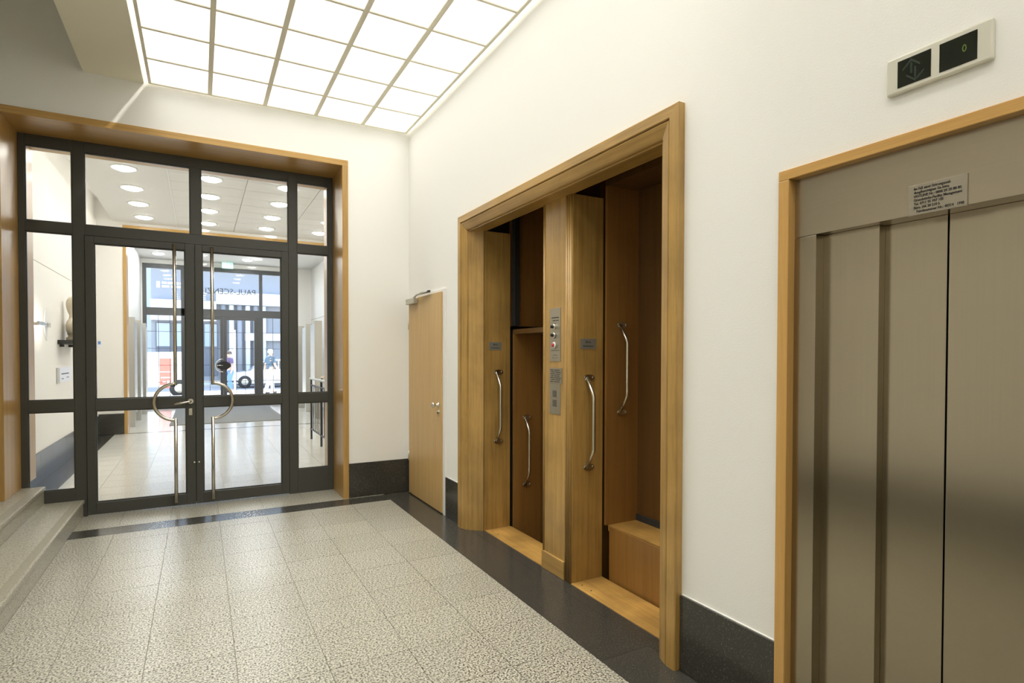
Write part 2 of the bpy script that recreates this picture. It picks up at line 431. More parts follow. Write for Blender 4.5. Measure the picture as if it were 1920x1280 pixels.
# fluorescent tubes above the open slots at both sides
tb = thing('fluorescent_tube', 'long fluorescent tube glowing in the slot left of the luminous ceiling', 'lamp', 'slot tubes of the luminous ceiling')
MB().tube([(-2.12, -4.5, 4.60), (-2.12, -.08, 4.60)], .014, 10).build('tube', M['slot_tube'], tb)
for y in (-4.52, -.06): MB().cyl((-2.12, y, 4.60), .016, -.02, .02, 'y').build('end_cap', M['alu'], tb)
tb2 = thing('fluorescent_tube', 'long fluorescent tube glowing in the slot along the right wall', 'lamp', 'slot tubes of the luminous ceiling')
MB().tube([(-.30, -4.5, 4.45), (-.30, -.08, 4.45)], .013, 10).build('tube', M['tube'], tb2)
for y in (-4.52, -.06): MB().cyl((-.30, y, 4.45), .016, -.02, .02, 'y').build('end_cap', M['alu'], tb2)

# ------------------------------------------------------------------ stone steps on the left
for nm, xr, zt, lab in (('stone_step', -3.045, .16, 'lower grey granite step rising from the lobby floor by the glass doors'),
                        ('stone_step', -3.335, .32, 'upper grey granite step and landing beside the wooden door lining')):
    st = thing(nm, lab, 'step', 'granite steps')
    back = -3.36 if zt < .2 else -3.553
    box('riser', M['gran_s'], st, back if zt > .2 else -3.34, xr, -2.30, .485, 0 if zt < .2 else .16, zt-.03)
    box('tread', M['gran_s'], st, back, xr+.012, -2.30, .485, zt-.03, zt, .002)
    box('antislip_band', M['band_s'], st, xr-.062, xr-.008, -2.30, .484, zt-.001, zt+.0012)
box('landing', M['gran_s'], st, -5.195, -3.553, -2.30, -.002, 0, .32)

# ------------------------------------------------------------------ wooden lining of the glazed entrance
ln = thing('door_lining', 'deep honey oak lining around the dark glazed door screen', 'door frame')
box('lintel_board', M['oak_x'], ln, -3.555, -.675, -.014, 1.012, 3.54, 3.60, .002)
box('jamb_board', M['oak_l'], ln, -.735, -.675, -.014, 1.012, 0, 3.54, .002)
box('jamb_board', M['oak_l'], ln, -3.555, -3.495, -.014, 1.012, .32, 3.54, .002)

# ------------------------------------------------------------------ glazed screen with two doors
Y0, Y1 = .485, .555
gs = thing('glazed_screen', 'fixed dark aluminium window screen around the double glass doors', 'glass partition')
def post(p, x0, x1, z0, z1, n='post'): box(n, M['dark'], p, x0, x1, Y0, Y1, z0, z1, .003)
post(gs, -3.495, -3.447, .32, 3.54); post(gs, -3.102, -3.012, 0, 3.54); post(gs, -2.142, -2.050, 2.76, 3.44)
post(gs, -1.208, -1.120, 0, 3.54); post(gs, -.787, -.735, 0, 3.54)
for a, b in ((-3.447, -3.102), (-3.012, -1.208), (-1.120, -.787)): post(gs, a, b, 3.44, 3.54, 'head_rail')
for a, b in ((-3.447, -3.102), (-3.012, -1.208), (-1.120, -.787)): post(gs, a, b, 2.664, 2.76, 'transom')
for a, b in ((-3.447, -3.102), (-1.120, -.787)): post(gs, a, b, 1.006, 1.112, 'mid_rail')
post(gs, -3.447, -3.102, 0, .27, 'bottom_rail'); post(gs, -1.120, -.787, 0, .265, 'kick_plate')
def pane(p, x0, x1, z0, z1, y=.522):
    g = box('glass_pane', M['glass'], p, x0, x1, y, y+.008, z0, z1)
    b = MB(); w_ = .010; ya, yb = Y0+.012, Y0+.03
    for q in ((x0, x0+w_, z0, z1), (x1-w_, x1, z0, z1), (x0+w_, x1-w_, z0, z0+w_), (x0+w_, x1-w_, z1-w_, z1)): b.box(q[0], q[1], ya, yb, q[2], q[3])
    b.build('glazing_bead', M['dark'], g)
for x0, x1 in ((-3.447, -3.102), (-3.012, -2.142), (-2.050, -1.208), (-1.120, -.787)): pane(gs, x0, x1, 2.76, 3.44)
for x0, x1, zb in ((-3.447, -3.102, .27), (-1.120, -.787, .265)):
    pane(gs, x0, x1, 1.112, 2.664); pane(gs, x0, x1, zb, 1.006)
def glass_door(lab, x0, x1, sl, sr, px, sgn):
    d = thing('glass_door', lab, 'door', 'double glass doors')
    ya, yb = .472, .545
    def m(n, a, b, z0, z1): box(n, M['dark'], d, a, b, ya, yb, z0, z1, .004)
    m('stile', x0, x0+sl, .012, 2.66); m('stile', x1-sr, x1, .012, 2.66)
    m('top_rail', x0+sl, x1-sr, 2.595, 2.66); m('mid_rail', x0+sl, x1-sr, 1.003, 1.11); m('bottom_rail', x0+sl, x1-sr, .012, .122)
    pane(d, x0+sl, x1-sr, 1.11, 2.595); pane(d, x0+sl, x1-sr, .122, 1.003)
    # pull bar with a half ring
    yp = .415; r = .0165; cz, rad = 1.067, .182
    pts = [(px, yp, 2.635), (px, yp, cz+rad)]
    arc = [(px+sgn*rad*math.sin(a)*1.0, yp, cz+rad*math.cos(a)) for a in [math.pi*k/28 for k in range(29)]]
    ph = MB().tube([(px, yp, 2.635), (px, yp, cz+rad-r)], r, 14)
    ph.tube(arc, r, 14); ph.tube([(px, yp, cz-rad+r), (px, yp, .055)], r, 14)
    pull = ph.build('pull_handle', M['inox'], d)
    for z in (2.60, 1.24, .895, .09): MB().cyl((px, 0, z), .010, yp, ya+.001, 'y', 12).build('stand_off', M['inox'], pull)
    return d
dl = glass_door('left glass door leaf with half-ring pull bar and lever handle', -3.01, -2.1085, .068, .083, -2.283, -1)
dr = glass_door('right glass door leaf with half-ring pull bar and no lever', -2.1055, -1.210, .064, .074, -1.953, 1)
box('meeting_strip', M['dark'], dr, -2.118, -2.098, .5455, .556, .012, 2.66)
lv = MB().lathe([(.026, .445), (.026, .472)], (-2.152, 0, 1.066), 'y', 20).build('lever_handle', M['inox'], dl)
MB().tube([(-2.152, .465, 1.066), (-2.152, .418, 1.066), (-2.170, .410, 1.064), (-2.235, .408, 1.052), (-2.295, .41, 1.046)], .0095, 10).build('lever', M['inox'], lv)
lk = MB().cbox(-2.170, -2.136, .462, .473, .92, .99, .004).build('lock_plate', M['inox'], dl)
MB().cyl((-2.153, 0, .962), .009, .455, .463, 'y', 12).build('lock_cylinder', M['chrome'], lk)
for z in (.44,):
    MB().cyl((-2.122, 0, z), .008, .462, .473, 'y', 10).build('bolt_head', M['chrome'], dl)
    MB().cyl((-2.080, 0, z), .008, .462, .473, 'y', 10).build('bolt_head', M['chrome'], dr)

# ------------------------------------------------------------------ small beech door in the right wall
sd = thing('wooden_door', 'narrow plain beech door with closer in the corner of lobby', 'door')
box('door_leaf', M['beech'], sd, -.034, -.002, -1.058, -.092, .012, 2.150, .002)
box('door_frame', M['white'], sd, -.022, 0, -1.112, -1.062, 0, 2.175, .002)
box('door_frame', M['white'], sd, -.014, 0, -1.062, -.088, 2.153, 2.178, .001)
cl = box('door_closer', M['alu'], sd, -.085, -.034, -.40, -.135, 2.085, 2.145, .006)
MB().tube([(-.06, -.33, 2.15), (-.085, -.50, 2.165), (-.06, -.78, 2.178)], .010, 8).build('closer_arm', M['alu'], cl)
MB().cbox(-.07, -.045, -.80, -.55, 2.166, 2.186, .003).build('closer_rail', M['ink'], cl)
kn = MB().lathe([(.026, -.034), (.026, -.042), (.011, -.046), (.011, -.075), (.024, -.082), (.027, -.095), (.020, -.105), (0, -.107)], (0, -.985, 1.055), 'x', 18).build('door_knob', M['chrome'], sd)
ek = MB().lathe([(.022, -.034), (.022, -.041), (.016, -.043), (0, -.043)], (0, -.995, .985), 'x', 16).build('lock_rosette', M['chrome'], sd)
MB().cyl((0, -.995, .978), .007, -.052, -.042, 'x', 10).build('lock_cylinder', M['ink'], ek)
for z in (.42, 1.87):
    MB().cyl((-.034, -.088, z), .007, -.05, .05, 'z', 10).build('hinge', M['alu'], sd)

# ------------------------------------------------------------------ paternoster lift
ps = thing('paternoster_surround', 'wide oak surround with two open shaft doorways and a middle pillar', 'lift surround')
def sweep(prof, mats):
    """mitred frame: prof = (outward distance, x) ; legs left, head, right"""
    yl, yr, zt = -1.613, -4.0, 2.63
    n = len(prof)
    L0 = [(x, yl+d, 0) for d, x in prof]; L1 = [(x, yl+d, zt+d) for d, x in prof]
    R1 = [(x, yr-d, zt+d) for d, x in prof]; R0 = [(x, yr-d, 0) for d, x in prof]
    for nm, a, b, mt in (('frame_upright', L0, L1, mats[0]), ('frame_head', L1, R1, mats[1]), ('frame_upright', R1, R0, mats[0])):
        m = MB(); m.rings([a, b], smooth=False); m.build(nm, mt, ps)
sweep([(.137, .01), (.137, -.040), (.131, -.046), (.080, -.046), (.076, -.040), (.076, -.030), (.070, -.030), (.070, -.038), (.064, -.041),
       (.010, -.020), (.002, -.014), (0, -.006), (0, .13), (.137, .13)], (M['oak'], M['oak_y']))
# left static reveal panel, splayed return first
MB().prism([(-.004, -1.613), (-.004, -1.622), (.098, -1.713), (.362, -1.713), (.362, -1.60), (.13, -1.60)], 'z', 0, 2.62).build('reveal_panel', M['oak'], ps)
MB().prism([(.0985, -1.7135), (.1015, -1.7135), (.1015, -1.716), (.0985, -1.716)], 'z', 0, 2.62).build('panel_seam', M['ink'], ps)
box('reveal_panel', M['oak'], ps, .0, .36, -4.0, -3.985, 0, 2.62)
# head soffit board
box('head_soffit', M['oak_y'], ps, .0, .125, -4.0, -1.613, 2.62, 2.632)
# pillar
pil = box('pillar', M['oak'], ps, .118, .37, -3.022, -2.665, 0, 2.62)
for y in (-2.676, -2.962, -2.988, -3.012):
    MB().tube([(.118, y, 0.0), (.118, y, 2.62)], .011 if y < -2.7 else .009, 10).build('pillar_bead', M['oak'], pil)
box('pillar_plinth', M['oak_y'], pil, .104, .12, -2.95, -2.665, 0, .125, .003)
box('pillar_side_board', M['oak'], pil, .12, .372, -3.030, -3.022, 0, 2.62)
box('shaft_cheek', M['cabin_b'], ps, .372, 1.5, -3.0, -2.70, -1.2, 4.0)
# sills
for a, b in ((-2.665, -1.713), (-3.985, -3.030)):
    sl = box('door_sill', M['sill'], ps, .112, .372, a, b, -.03, .006, .002)
    for y in (b-.06, b-.16): MB().cyl((.16, y, 0), .006, .004, .0075, 'z', 8).build('sill_screw', M['ink'], sl)
def grab(parent, x, yw, zc, name='grab_handle'):
    """bar bent back to the wall at both ends; wall face at y = yw looking towards -y"""
    so = .082; zt, zb = zc+.305, zc-.305
    pts = [(x, yw, zt), (x, yw-.012, zt-.006)]
    h = MB().tube([(x, yw-.006, zt), (x, yw-so*.9, zt-.108), (x, yw-so, zt-.128), (x, yw-so, zt-.15), (x, yw-so, zb+.15), (x, yw-so, zb+.128), (x, yw-so*.9, zb+.108), (x, yw-.006, zb)], .0125, 12)
    o = h.build(name, M['inox'], parent)
    for z, sg in ((zt, 1), (zb, -1)):
        f = MB().prism([(x+.036*math.cos(a)*1.25+.018, z+.022*math.sin(a)) for a in [2*math.pi*k/20 for k in range(20)]], 'y', yw-.007, yw)
        f.build('handle_flange', M['inox'], o)
        for dx in (-.016, .052): MB().lathe([(.0085, -.011), (.0085, -.006)], (x+dx, yw, z), 'y', 10).build('flange_screw', M['chrome'], o)
    return o
grab(ps, .225, -1.713, 1.085); grab(ps, .235, -3.030, 1.085)
def print_lines(parent, x, y0, rows, mat=M['ink']):
    """rows of engraved word marks on a plate facing -x; rows = (z, height, [(y_from, y_to)])"""
    b = MB()
    for z, h, ws in rows:
        for a, c_ in ws: b.box(x-.0006, x, y0-c_, y0-a, z-h/2, z+h/2)
    return tag(b.build('engraved_text', mat, parent), kind='stuff')
def small_plate(x0, x1, yw):
    p = box('notice_plate', M['tag'], ps, x0, x1, yw-.003, yw, 1.585, 1.655, .0008)
    xm = (x0+x1)/2
    text('engraved_text', 'Bitte', M['ink'], p, .024, (xm, yw-.0035, 1.632), ROT_F, 'CENTER')
    text('engraved_text', 'festhalten', M['ink'], p, .022, (xm, yw-.0035, 1.605), ROT_F, 'CENTER')
small_plate(.150, .275, -1.713); small_plate(.180, .312, -3.030)
# switch panels on the pillar front (x = .118)
XP = .118
sp = box('switch_panel', M['plate'], ps, XP-.004, XP, -2.890, -2.757, 1.50, 1.872, .001)
print_lines(sp, XP-.004, -2.757, [(1.805, .007, [(.02, .115)]), (1.785, .006, [(.035, .07), (.075, .112)]), (1.765, .003, [(.055, .08)]),
                                  (1.662, .003, [(.04, .085)]), (1.575, .004, [(.015, .12)]), (1.543, .004, [(.04, .06), (.065, .09)]), (1.525, .003, [(.03, .06), (.075, .10)])])
for z in (1.742, 1.683):
    k = MB().lathe([(.019, -.004), (.019, -.016), (.015, -.020), (0, -.020)], (XP, -2.818, z), 'x', 20).build('key_switch', M['chrome'], sp)
    MB().lathe([(.013, -.020), (.012, -.034), (0, -.035)], (XP, -2.818, z), 'x', 16).build('switch_core', M['blackp'], sp)
    print_lines(sp, XP-.004, -2.757, [(z, .012, [(.095, .118)])], M['alu'])
MB().lathe([(.022, -.004), (.022, -.012), (.019, -.016), (0, -.016)], (XP, -2.818, 1.613), 'x', 22).build('button_collar', M['white'], sp)
MB().lathe([(.013, -.016), (.013, -.022), (.008, -.025), (0, -.025)], (XP, -2.818, 1.613), 'x', 16).build('stop_button', M['red'], sp)
sp2 = box('rules_plate', M['plate'], ps, XP-.005, XP, -2.908, -2.755, 1.345, 1.452, .001)
print_lines(sp2, XP-.005, -2.755, [(1.438-.0135*k, .0055, [(.010+.01*(k % 2), .05+.012*(k % 3)), (.058+.012*(k % 3), .128+.008*((k*5) % 3))]) for k in range(7)])
sp3 = box('intercom_panel', M['plate'], ps, XP-.004, XP, -2.888, -2.755, 1.128, 1.343, .001)
for zc in (1.272, 1.205):
    g = MB()
    for i in range(5):
        for j in range(5): g.box(XP-.0048, XP-.003, -2.795-.0105*i-.007, -2.795-.0105*i, zc-.022+.0095*j, zc-.022+.0095*j+.006)
    g.build('speaker_grille', M['ink'], sp3)

def cabin(lab, ya, yb, zf, apron, h=2.14):
    c_ = thing('paternoster_cabin', lab, 'lift cabin', 'paternoster cabins')
    x0, x1 = .388, .67
    box('side_wall', M['cabin'], c_, x0, x1, ya, ya+.02, zf, zf+h)
    box('side_wall', M['cabin'], c_, x0, x1, yb-.02, yb, zf, zf+h)
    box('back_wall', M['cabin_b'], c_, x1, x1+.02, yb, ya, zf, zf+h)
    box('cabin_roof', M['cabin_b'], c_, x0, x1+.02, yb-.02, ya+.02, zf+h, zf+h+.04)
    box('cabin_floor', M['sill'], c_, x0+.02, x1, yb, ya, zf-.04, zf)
    box('floor_kick_strip', M['rubber'], c_, x1-.012, x1, yb, ya, zf, zf+.045)
    if apron: box('front_apron', M['cabin'], c_, x0, x0+.02, yb, ya-.035, zf-.80, zf, .003)
    grab(c_, x0+.115, ya, zf+1.085)
    return c_
cabin('lower paternoster cabin with steel handle, behind the far left doorway', -1.737, -2.655, -.41, True)
cabin('raised paternoster cabin with pale front apron, in the nearer right doorway', -3.052, -3.97, .365, True, 2.34)
sh = thing('lift_shaft', 'dark wooden shaft lining seen above the lower paternoster cabin', 'lift shaft')
box('shaft_side', M['cabin'], sh, .385, 1.42, -1.715, -1.655, 1.80, 4.0)
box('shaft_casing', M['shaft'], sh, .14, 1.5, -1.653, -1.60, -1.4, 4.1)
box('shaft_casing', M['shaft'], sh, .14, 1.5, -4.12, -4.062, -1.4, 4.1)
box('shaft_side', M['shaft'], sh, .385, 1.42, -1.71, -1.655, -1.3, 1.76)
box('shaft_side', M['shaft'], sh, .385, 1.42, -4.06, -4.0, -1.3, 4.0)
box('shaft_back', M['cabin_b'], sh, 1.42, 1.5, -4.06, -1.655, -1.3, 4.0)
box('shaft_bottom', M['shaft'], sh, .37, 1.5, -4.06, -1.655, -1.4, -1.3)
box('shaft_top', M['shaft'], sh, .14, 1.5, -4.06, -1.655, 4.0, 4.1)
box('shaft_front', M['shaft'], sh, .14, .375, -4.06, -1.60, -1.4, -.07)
box('guide_rail', M['shaft'], sh, .378, .425, -1.775, -1.716, 1.80, 4.0)
# curved board in place of a golden shape above the lower cabin
fb_ = MB(); rows = []
for k in range(9):
    t_ = k/8; z = 2.95-1.12*t_; x = 1.02-.34*t_**2.2
    rows.append([(x, -2.66, z), (x+.03, -2.66, z), (x+.03, -1.80-.25*(1-t_), z), (x, -1.80-.25*(1-t_), z)])
fb_.rings(rows[::-1], smooth=False).build('curved_board', M['cabin'], sh)

# ------------------------------------------------------------------ passenger lift
el = thing('elevator_entrance', 'brushed steel lift doors in a slim cherry wood frame', 'lift door')
YC = -5.205
for a, b in ((-4.664, -4.710), (2*YC+4.710, 2*YC+4.664)): box('wood_trim', M['cherry'], el, -.022, .05, a, b, 0, 2.243, .003)
box('wood_trim_head', M['cherry_y'], el, -.022, .05, 2*YC+4.664, -4.664, 2.243, 2.283, .003)
box('steel_header', M['steel_h'], el, .018, .05, 2*YC+4.710, -4.710, 2.014, 2.243, .001)
box('header_soffit', M['steel_h'], el, .05, .16, 2*YC+4.710, -4.710, 2.014, 2.03)
for a, b in ((-4.710, -4.801), (2*YC+4.801, 2*YC+4.710)): box('steel_jamb', M['steel'], el, .018, .066, a, b, 0, 2.012, .001)
box('door_panel', M['steel'], el, .066, .1035, -5.008, -4.795, .008, 2.014, .0015)
box('door_panel', M['steel'], el, .104, .128, YC+.0025, -4.98, .008, 2.014, .0015)
box('door_panel', M['steel'], el, .104, .128, -5.49, YC-.0025, .008, 2.014, .0015)
box('door_panel', M['steel'], el, .066, .1035, 2*YC+4.795, -5.462, .008, 2.014, .0015)
box('door_threshold', M['alu'], el, .02, .14, 2*YC+4.8, -4.8, -.02, .004, .001)
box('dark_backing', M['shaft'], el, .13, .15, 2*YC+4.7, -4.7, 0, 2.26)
np_ = box('notice_plate', M['plate_e'], el, .014, .018, -5.293, -5.126, 2.012, 2.112, .0008)
lines = ['Im Fall einer Störungsmel-', 'dung/benötigten Sie bitte', 'HOTLINE Nr.: 0800 20 20 80 80', 'Grundstücks-Facility Management',
         'Tel. 0711 95 997 105', 'Büro 166 20 210 b', '   Fabriknummer Nr.: 40314   1998']
for k, t_ in enumerate(lines):
    text('printed_text', t_, M['ink'], np_, .0122, (.0132, -5.143, 2.098-.0125*k), ROT_R, 'LEFT', .82, .0002)

fi = thing('floor_indicator', 'ivory floor indicator with two dark green windows above the lift', 'lift indicator')
box('housing', M['ivory'], fi, -.018, 0, -5.365, -5.068, 2.421, 2.545, .007)
d1 = box('display_window', M['screen'], fi, -.0195, -.014, -5.203, -5.104, 2.438, 2.526, .001)
d2 = box('display_window', M['screen'], fi, -.0195, -.014, -5.326, -5.226, 2.438, 2.526, .001)
def arrow(yc, zc, up, p):
    s_ = 1 if up else -1; b = MB()
    b.box(-.0202, -.0194, yc-.003, yc+.003, zc-.018, zc+.018)
    for sg in (-1, 1):
        b.prism([(yc, zc+s_*.030), (yc+sg*.026, zc+s_*.006), (yc+sg*.026, zc+s_*-.001), (yc, zc+s_*.022)], 'x', -.0202, -.0194)
    b.build('direction_arrow', M['greenoff'], p)
arrow(-5.146, 2.490, True, d1); arrow(-5.158, 2.472, False, d1)
text('floor_digit', '0', M['greenon'], d2, .032, (-.0198, -5.287, 2.483), ROT_R, 'LEFT', .8, .0004)

# ------------------------------------------------------------------ corridor beyond the glass doors
CX0, CX1, CY0, CY1, CZ = -3.76, 1.5, 1.0, 6.95, 4.06
w = struct('wall_corridor_left')
box('wall_section', M['wall_c'], w, CX0-.12, CX0, CY0, CY1, 0, 4.055)
box('wall_section', M['wall_c'], w, CX0-.12, CX0-.012, CY0, CY1, 4.065, 4.9)
box('panel_joint', M['grout_l'], w, CX0, CX0+.0015, CY0+.01, CY1, 2.64, 2.648)
w = struct('wall_corridor_right'); box('wall_section', M['wall_c'], w, CX1, CX1+.12, CY0, CY1+.3, 0, 4.9)
w = struct('wall_corridor_back')
OX0, OX1, OZ = -3.29, 1.15, 3.95
for a in ((CX0-.12, OX0-.05, CY1, CY1+.3, 0, 4.9), (OX1+.05, CX1, CY1, CY1+.3, 0, 4.9), (OX0-.05, OX1+.05, CY1, CY1+.3, OZ+.05, 4.9)):
    box('wall_section', M['wall_c'], w, *a)
w = struct('wall_corridor_front')      # corridor side of the wall around the glazed screen
for a in ((CX0-.12, -3.555, 1.0, 1.01, 0, 4.9), (-.675, CX1, 1.0, 1.01, 0, 4.9), (-3.555, -.675, 1.0, 1.01, 3.60, 4.9)):
    box('wall_section', M['wall_c'], w, *a)
b = struct('baseboard_corridor')
for k in range(4): box('skirting_slab', M['black'], b, CX0, CX0+.015, 1.01+1.48*k, 1.008+1.48*(k+1), .002, .37, .002)
box('skirting_slab', M['black'], b, CX0+.016, OX0-.056, CY1-.015, CY1, .002, .40, .002)
fl2 = struct('floor_corridor')
box('grout_bed', M['grout_l'], fl2, CX0, CX1, .62, CY1+.3, -.06, -.003)
nx = 12; tx = (CX1+3.5)/nx
for i in range(nx):
    for j in range(16):
        piece('tile', M['gran_c'], fl2, -3.5+i*tx+.0015, -3.5+(i+1)*tx-.0015, .62+j*.3953+.0015, .62+(j+1)*.3953-.0015, -.02, 0)
for i, x in enumerate((-3.758,)):
    for j in range(5): piece('border_tile', M['black'], fl2, x+.001, x+.257, .62+j*1.265+.001, .62+(j+1)*1.265-.001, -.02, 0)
for i in range(6): piece('threshold_tile', M['black'], fl2, OX0+i*.74+.001, OX0+(i+1)*.74-.001, CY1, CY1+.09, -.02, 0)
for i in range(6): piece('threshold_tile', M['gran_c'], fl2, OX0+i*.74+.001, OX0+(i+1)*.74-.001, CY1+.0915, CY1+.30, -.02, 0)
c = struct('ceiling_corridor')
box('dropped_ceiling', M['ceil_c'], c, -3.5, -2.46, 1.01, CY1, CZ, CZ+.04)
box('shadow_gap', M['white'], c, -2.46, -2.43, 1.01, CY1, CZ+.012, CZ+.04)
cw = .525
for i, (xa, xb) in enumerate(((-2.43, -1.44), (-1.44, -.43), (-.43, .55), (.55, 1.5))):
    for j in range(12): piece('ceiling_tile', M['ceil_c'], c, xa+.004, xb-.004, 1.01+j*.495+.004, 1.01+(j+1)*.495-.004, CZ, CZ+.02)
box('ceiling_backing', M['grout_l'], c, -2.43, CX1, 1.01, CY1, CZ+.012, CZ+.05)
box('cove_top', M['white'], c, CX0-.12, CX1, 1.0, CY1+.3, 4.45, 4.55)
cv = thing('cove_light', 'bright cove strip lamp above the left edge of corridor ceiling', 'lamp')
MB().tube([(-3.40, 1.15, 4.20), (-3.40, 6.70, 4.20)], .02, 8).build('tube', M['cove'], cv)
box('lamp_holder', M['alu'], cv, -3.43, -3.37, 1.10, 6.75, 4.12, 4.16)

LR = [(-2.95, (2.08, 3.12, 4.18, 5.20, 6.28), 'left'), (-1.91, (2.06, 3.10, 4.14, 5.17, 6.26), 'second'), (-.88, (2.03, 3.05, 4.09, 5.16, 6.21), 'third'), (.12, (3.0, 4.05, 5.09, 6.13), 'right')]
def downlight(x, y, z, lab, grp, mat=M['disc']):
    t_ = thing('ceiling_downlight', lab, 'ceiling light', grp)
    MB().lathe([(.165, z+.002), (.165, z-.006), (.140, z-.014), (.132, z-.004)], (x, y, 0), 'z', 28).build('trim_ring', M['white'], t_)
    MB().lathe([(0, z-.040), (.06, z-.037), (.10, z-.028), (.128, z-.006)], (x, y, 0), 'z', 28).build('glass_dish', mat, t_)
ordn = ['nearest', 'second', 'third', 'fourth', 'farthest']
for x, ys, rn in LR:
    vis = [y for y in ys]
    for k, y in enumerate(vis):
        o_ = ordn[k] if len(ys) == 5 else ordn[[0, 1, 2, 4][k]]
        downlight(x, y, CZ, '%s round ceiling light in the %s row of the corridor' % (o_, rn), 'round corridor downlights')

for i, x in enumerate((-2.0, -.75)):  # fill lights added behind the camera to light the walls more evenly
    for k, y in enumerate((-5.6, -7.2, -8.8, -10.4)):
        downlight(x, y, 4.0, 'added round fill light out of view, %s row, %s from the glowing ceiling' % (('left', 'right')[i], ('first', 'second', 'third', 'fourth')[k]), 'added fill downlights', M['disc_fill'])

downlight(-4.1, -3.2, HT, 'single round fill light added on the high stairwell ceiling', 'added fill downlights', M['disc_stair_fill'])  # unseen lamp added to lift the dim stair side

# second oak lining at the far opening
l2 = thing('door_lining', 'slim oak lining of the far opening at the corridor end', 'door frame')
box('jamb_board', M['oak_l'], l2, OX0-.055, OX0, CY1-.012, CY1+.31, 0, OZ, .002)
box('jamb_board', M['oak_l'], l2, OX1, OX1+.055, CY1-.012, CY1+.31, 0, OZ, .002)
box('lintel_board', M['oak_x'], l2, OX0-.055, OX1+.055, CY1-.012, CY1+.31, OZ, OZ+.055, .002)

# wall lamp, shelf with bust, notice, blue plate
wl = thing('wall_lamp', 'slim steel wall lamp glowing on the corridor wall', 'lamp')
box('lamp_bar', M['inox'], wl, CX0+.09, CX0+.115, 1.98, 2.30, 1.868, 1.915, .006)
MB().tube([(CX0, 2.16, 1.89), (CX0+.10, 2.16, 1.89)], .02, 10).build('lamp_arm', M['inox'], wl)
MB().prism([(y_+2.46, z_) for y_, z_ in ((0, 1.70), (.07, 1.78), (.10, 1.89), (.07, 2.0), (0, 2.09), (-.07, 2.0), (-.10, 1.89), (-.07, 1.78))], 'x', CX0+.085, CX0+.092).build('glass_shield', M['white'], wl)
MB().tube([(CX0+.055, 2.2, 1.89), (CX0+.055, 2.62, 1.89)], .02, 8).build('lamp_tube', M['tube'], wl)
for k in range(3): MB().tube([(CX0+.10, 2.28, 1.872+.018*k), (CX0+.10, 2.62, 1.872+.018*k)], .005, 6).build('lamp_rod', M['chrome'], wl)
sf = thing('wall_shelf', 'black wall shelf carrying the plaster bust in the corridor', 'shelf')
box('board', M['blackp'], sf, CX0, CX0+.20, 3.56, 4.5, 1.675, 1.732, .003)
for y in (3.7, 4.3): box('bracket', M['blackp'], sf, CX0, CX0+.05, y, y+.03, 1.64, 1.675)
bu = thing('plaster_bust', 'beige plaster bust standing on the black corridor shelf', 'statue')
bx_, by_ = CX0+.11, 3.95
MB().lathe([(.08, 1.733), (.08, 1.77), (.06, 1.785), (.055, 1.80), (.07, 1.82)], (bx_, by_, 0), 'z', 20).build('plinth', M['bust'], bu)
rw = []
for z, rx, ry, oy in ((1.82, .07, .10, 0), (1.88, .085, .19, 0), (1.95, .085, .21, 0), (2.00, .075, .19, 0), (2.035, .055, .11, 0), (2.07, .05, .065, 0), (2.10, .052, .06, 0), (2.14, .07, .072, .008),
                      (2.19, .085, .08, .01), (2.25, .09, .084, .008), (2.30, .08, .075, 0), (2.345, .05, .046, 0), (2.36, .008, .008, 0)):
    rw.append([(bx_+.01+rx*math.cos(a), by_+oy+ry*math.sin(a), z) for a in [2*math.pi*k/20 for k in range(20)]])
MB().rings(rw).build('head_and_shoulders', M['bust'], bu)
MB().tube([(bx_+.085, by_+.01, 2.25), (bx_+.112, by_+.01, 2.20), (bx_+.088, by_+.01, 2.19)], .014, 8).build('nose', M['bust'], bu)
nt = thing('wall_notice', 'pale paper notice fixed to the corridor wall below shelf', 'sign')
box('sheet', M['paper'], nt, CX0, CX0+.008, 3.64, 4.43, 1.15, 1.352)
MB().box(CX0+.008, CX0+.009, 3.75, 4.25, 1.255, 1.27).box(CX0+.008, CX0+.009, 3.76, 3.9, 1.19, 1.20).box(CX0+.008, CX0+.009, 4.1, 4.25, 1.20, 1.21).build('print', M['ink'], nt)
box('clip_bar', M['alu'], nt, CX0, CX0+.012, 3.46, 3.62, 1.145, 1.352)
bp_ = thing('direction_plate', 'small blue and white plate on the far corridor wall', 'sign')
box('plate', M['paper'], bp_, -3.744, -3.70, CY1-.012, CY1, 1.66, 1.78)
box('blue_field', M['bluep'], bp_, -3.743, -3.701, CY1-.014, CY1-.012, 1.72, 1.778)

# balustrade on the right of the corridor
br = thing('balustrade', 'black metal balustrade with pale top rail right of corridor', 'railing')
XR = -.30
MB().tube([(XR, 1.8, 1.10), (XR, 4.68, 1.10)], .022, 10).build('top_rail', M['alu'], br)
MB().tube([(XR, 1.8, .985), (XR, 4.68, .985)], .014, 8).build('upper_rail', M['rail'], br)
MB().tube([(XR, 1.8, .185), (XR, 4.68, .185)], .014, 8).build('lower_rail', M['rail'], br)
for k in range(18): MB().tube([(XR, 4.66-.16*k, .185), (XR, 4.66-.16*k, .985)], .007, 6).build('baluster', M['rail'], br)
for y in (4.60, 3.64, 2.68, 1.85):
    box('post', M['rail'], br, XR-.015, XR+.015, y-.02, y+.02, 0, 1.09)
MB().tube([(.10, 5.0, 1.12), (.34, 7.1, 1.02)], .028, 10).build('wood_handrail', M['railw'], br)
MB().tube([(.10, 5.05, 0), (.10, 5.05, 1.10)], .014, 8).build('handrail_post', M['rail'], br)
MB().tube([(.33, 7.05, 0), (.33, 7.05, 1.0)], .014, 8).build('handrail_post', M['rail'], br)

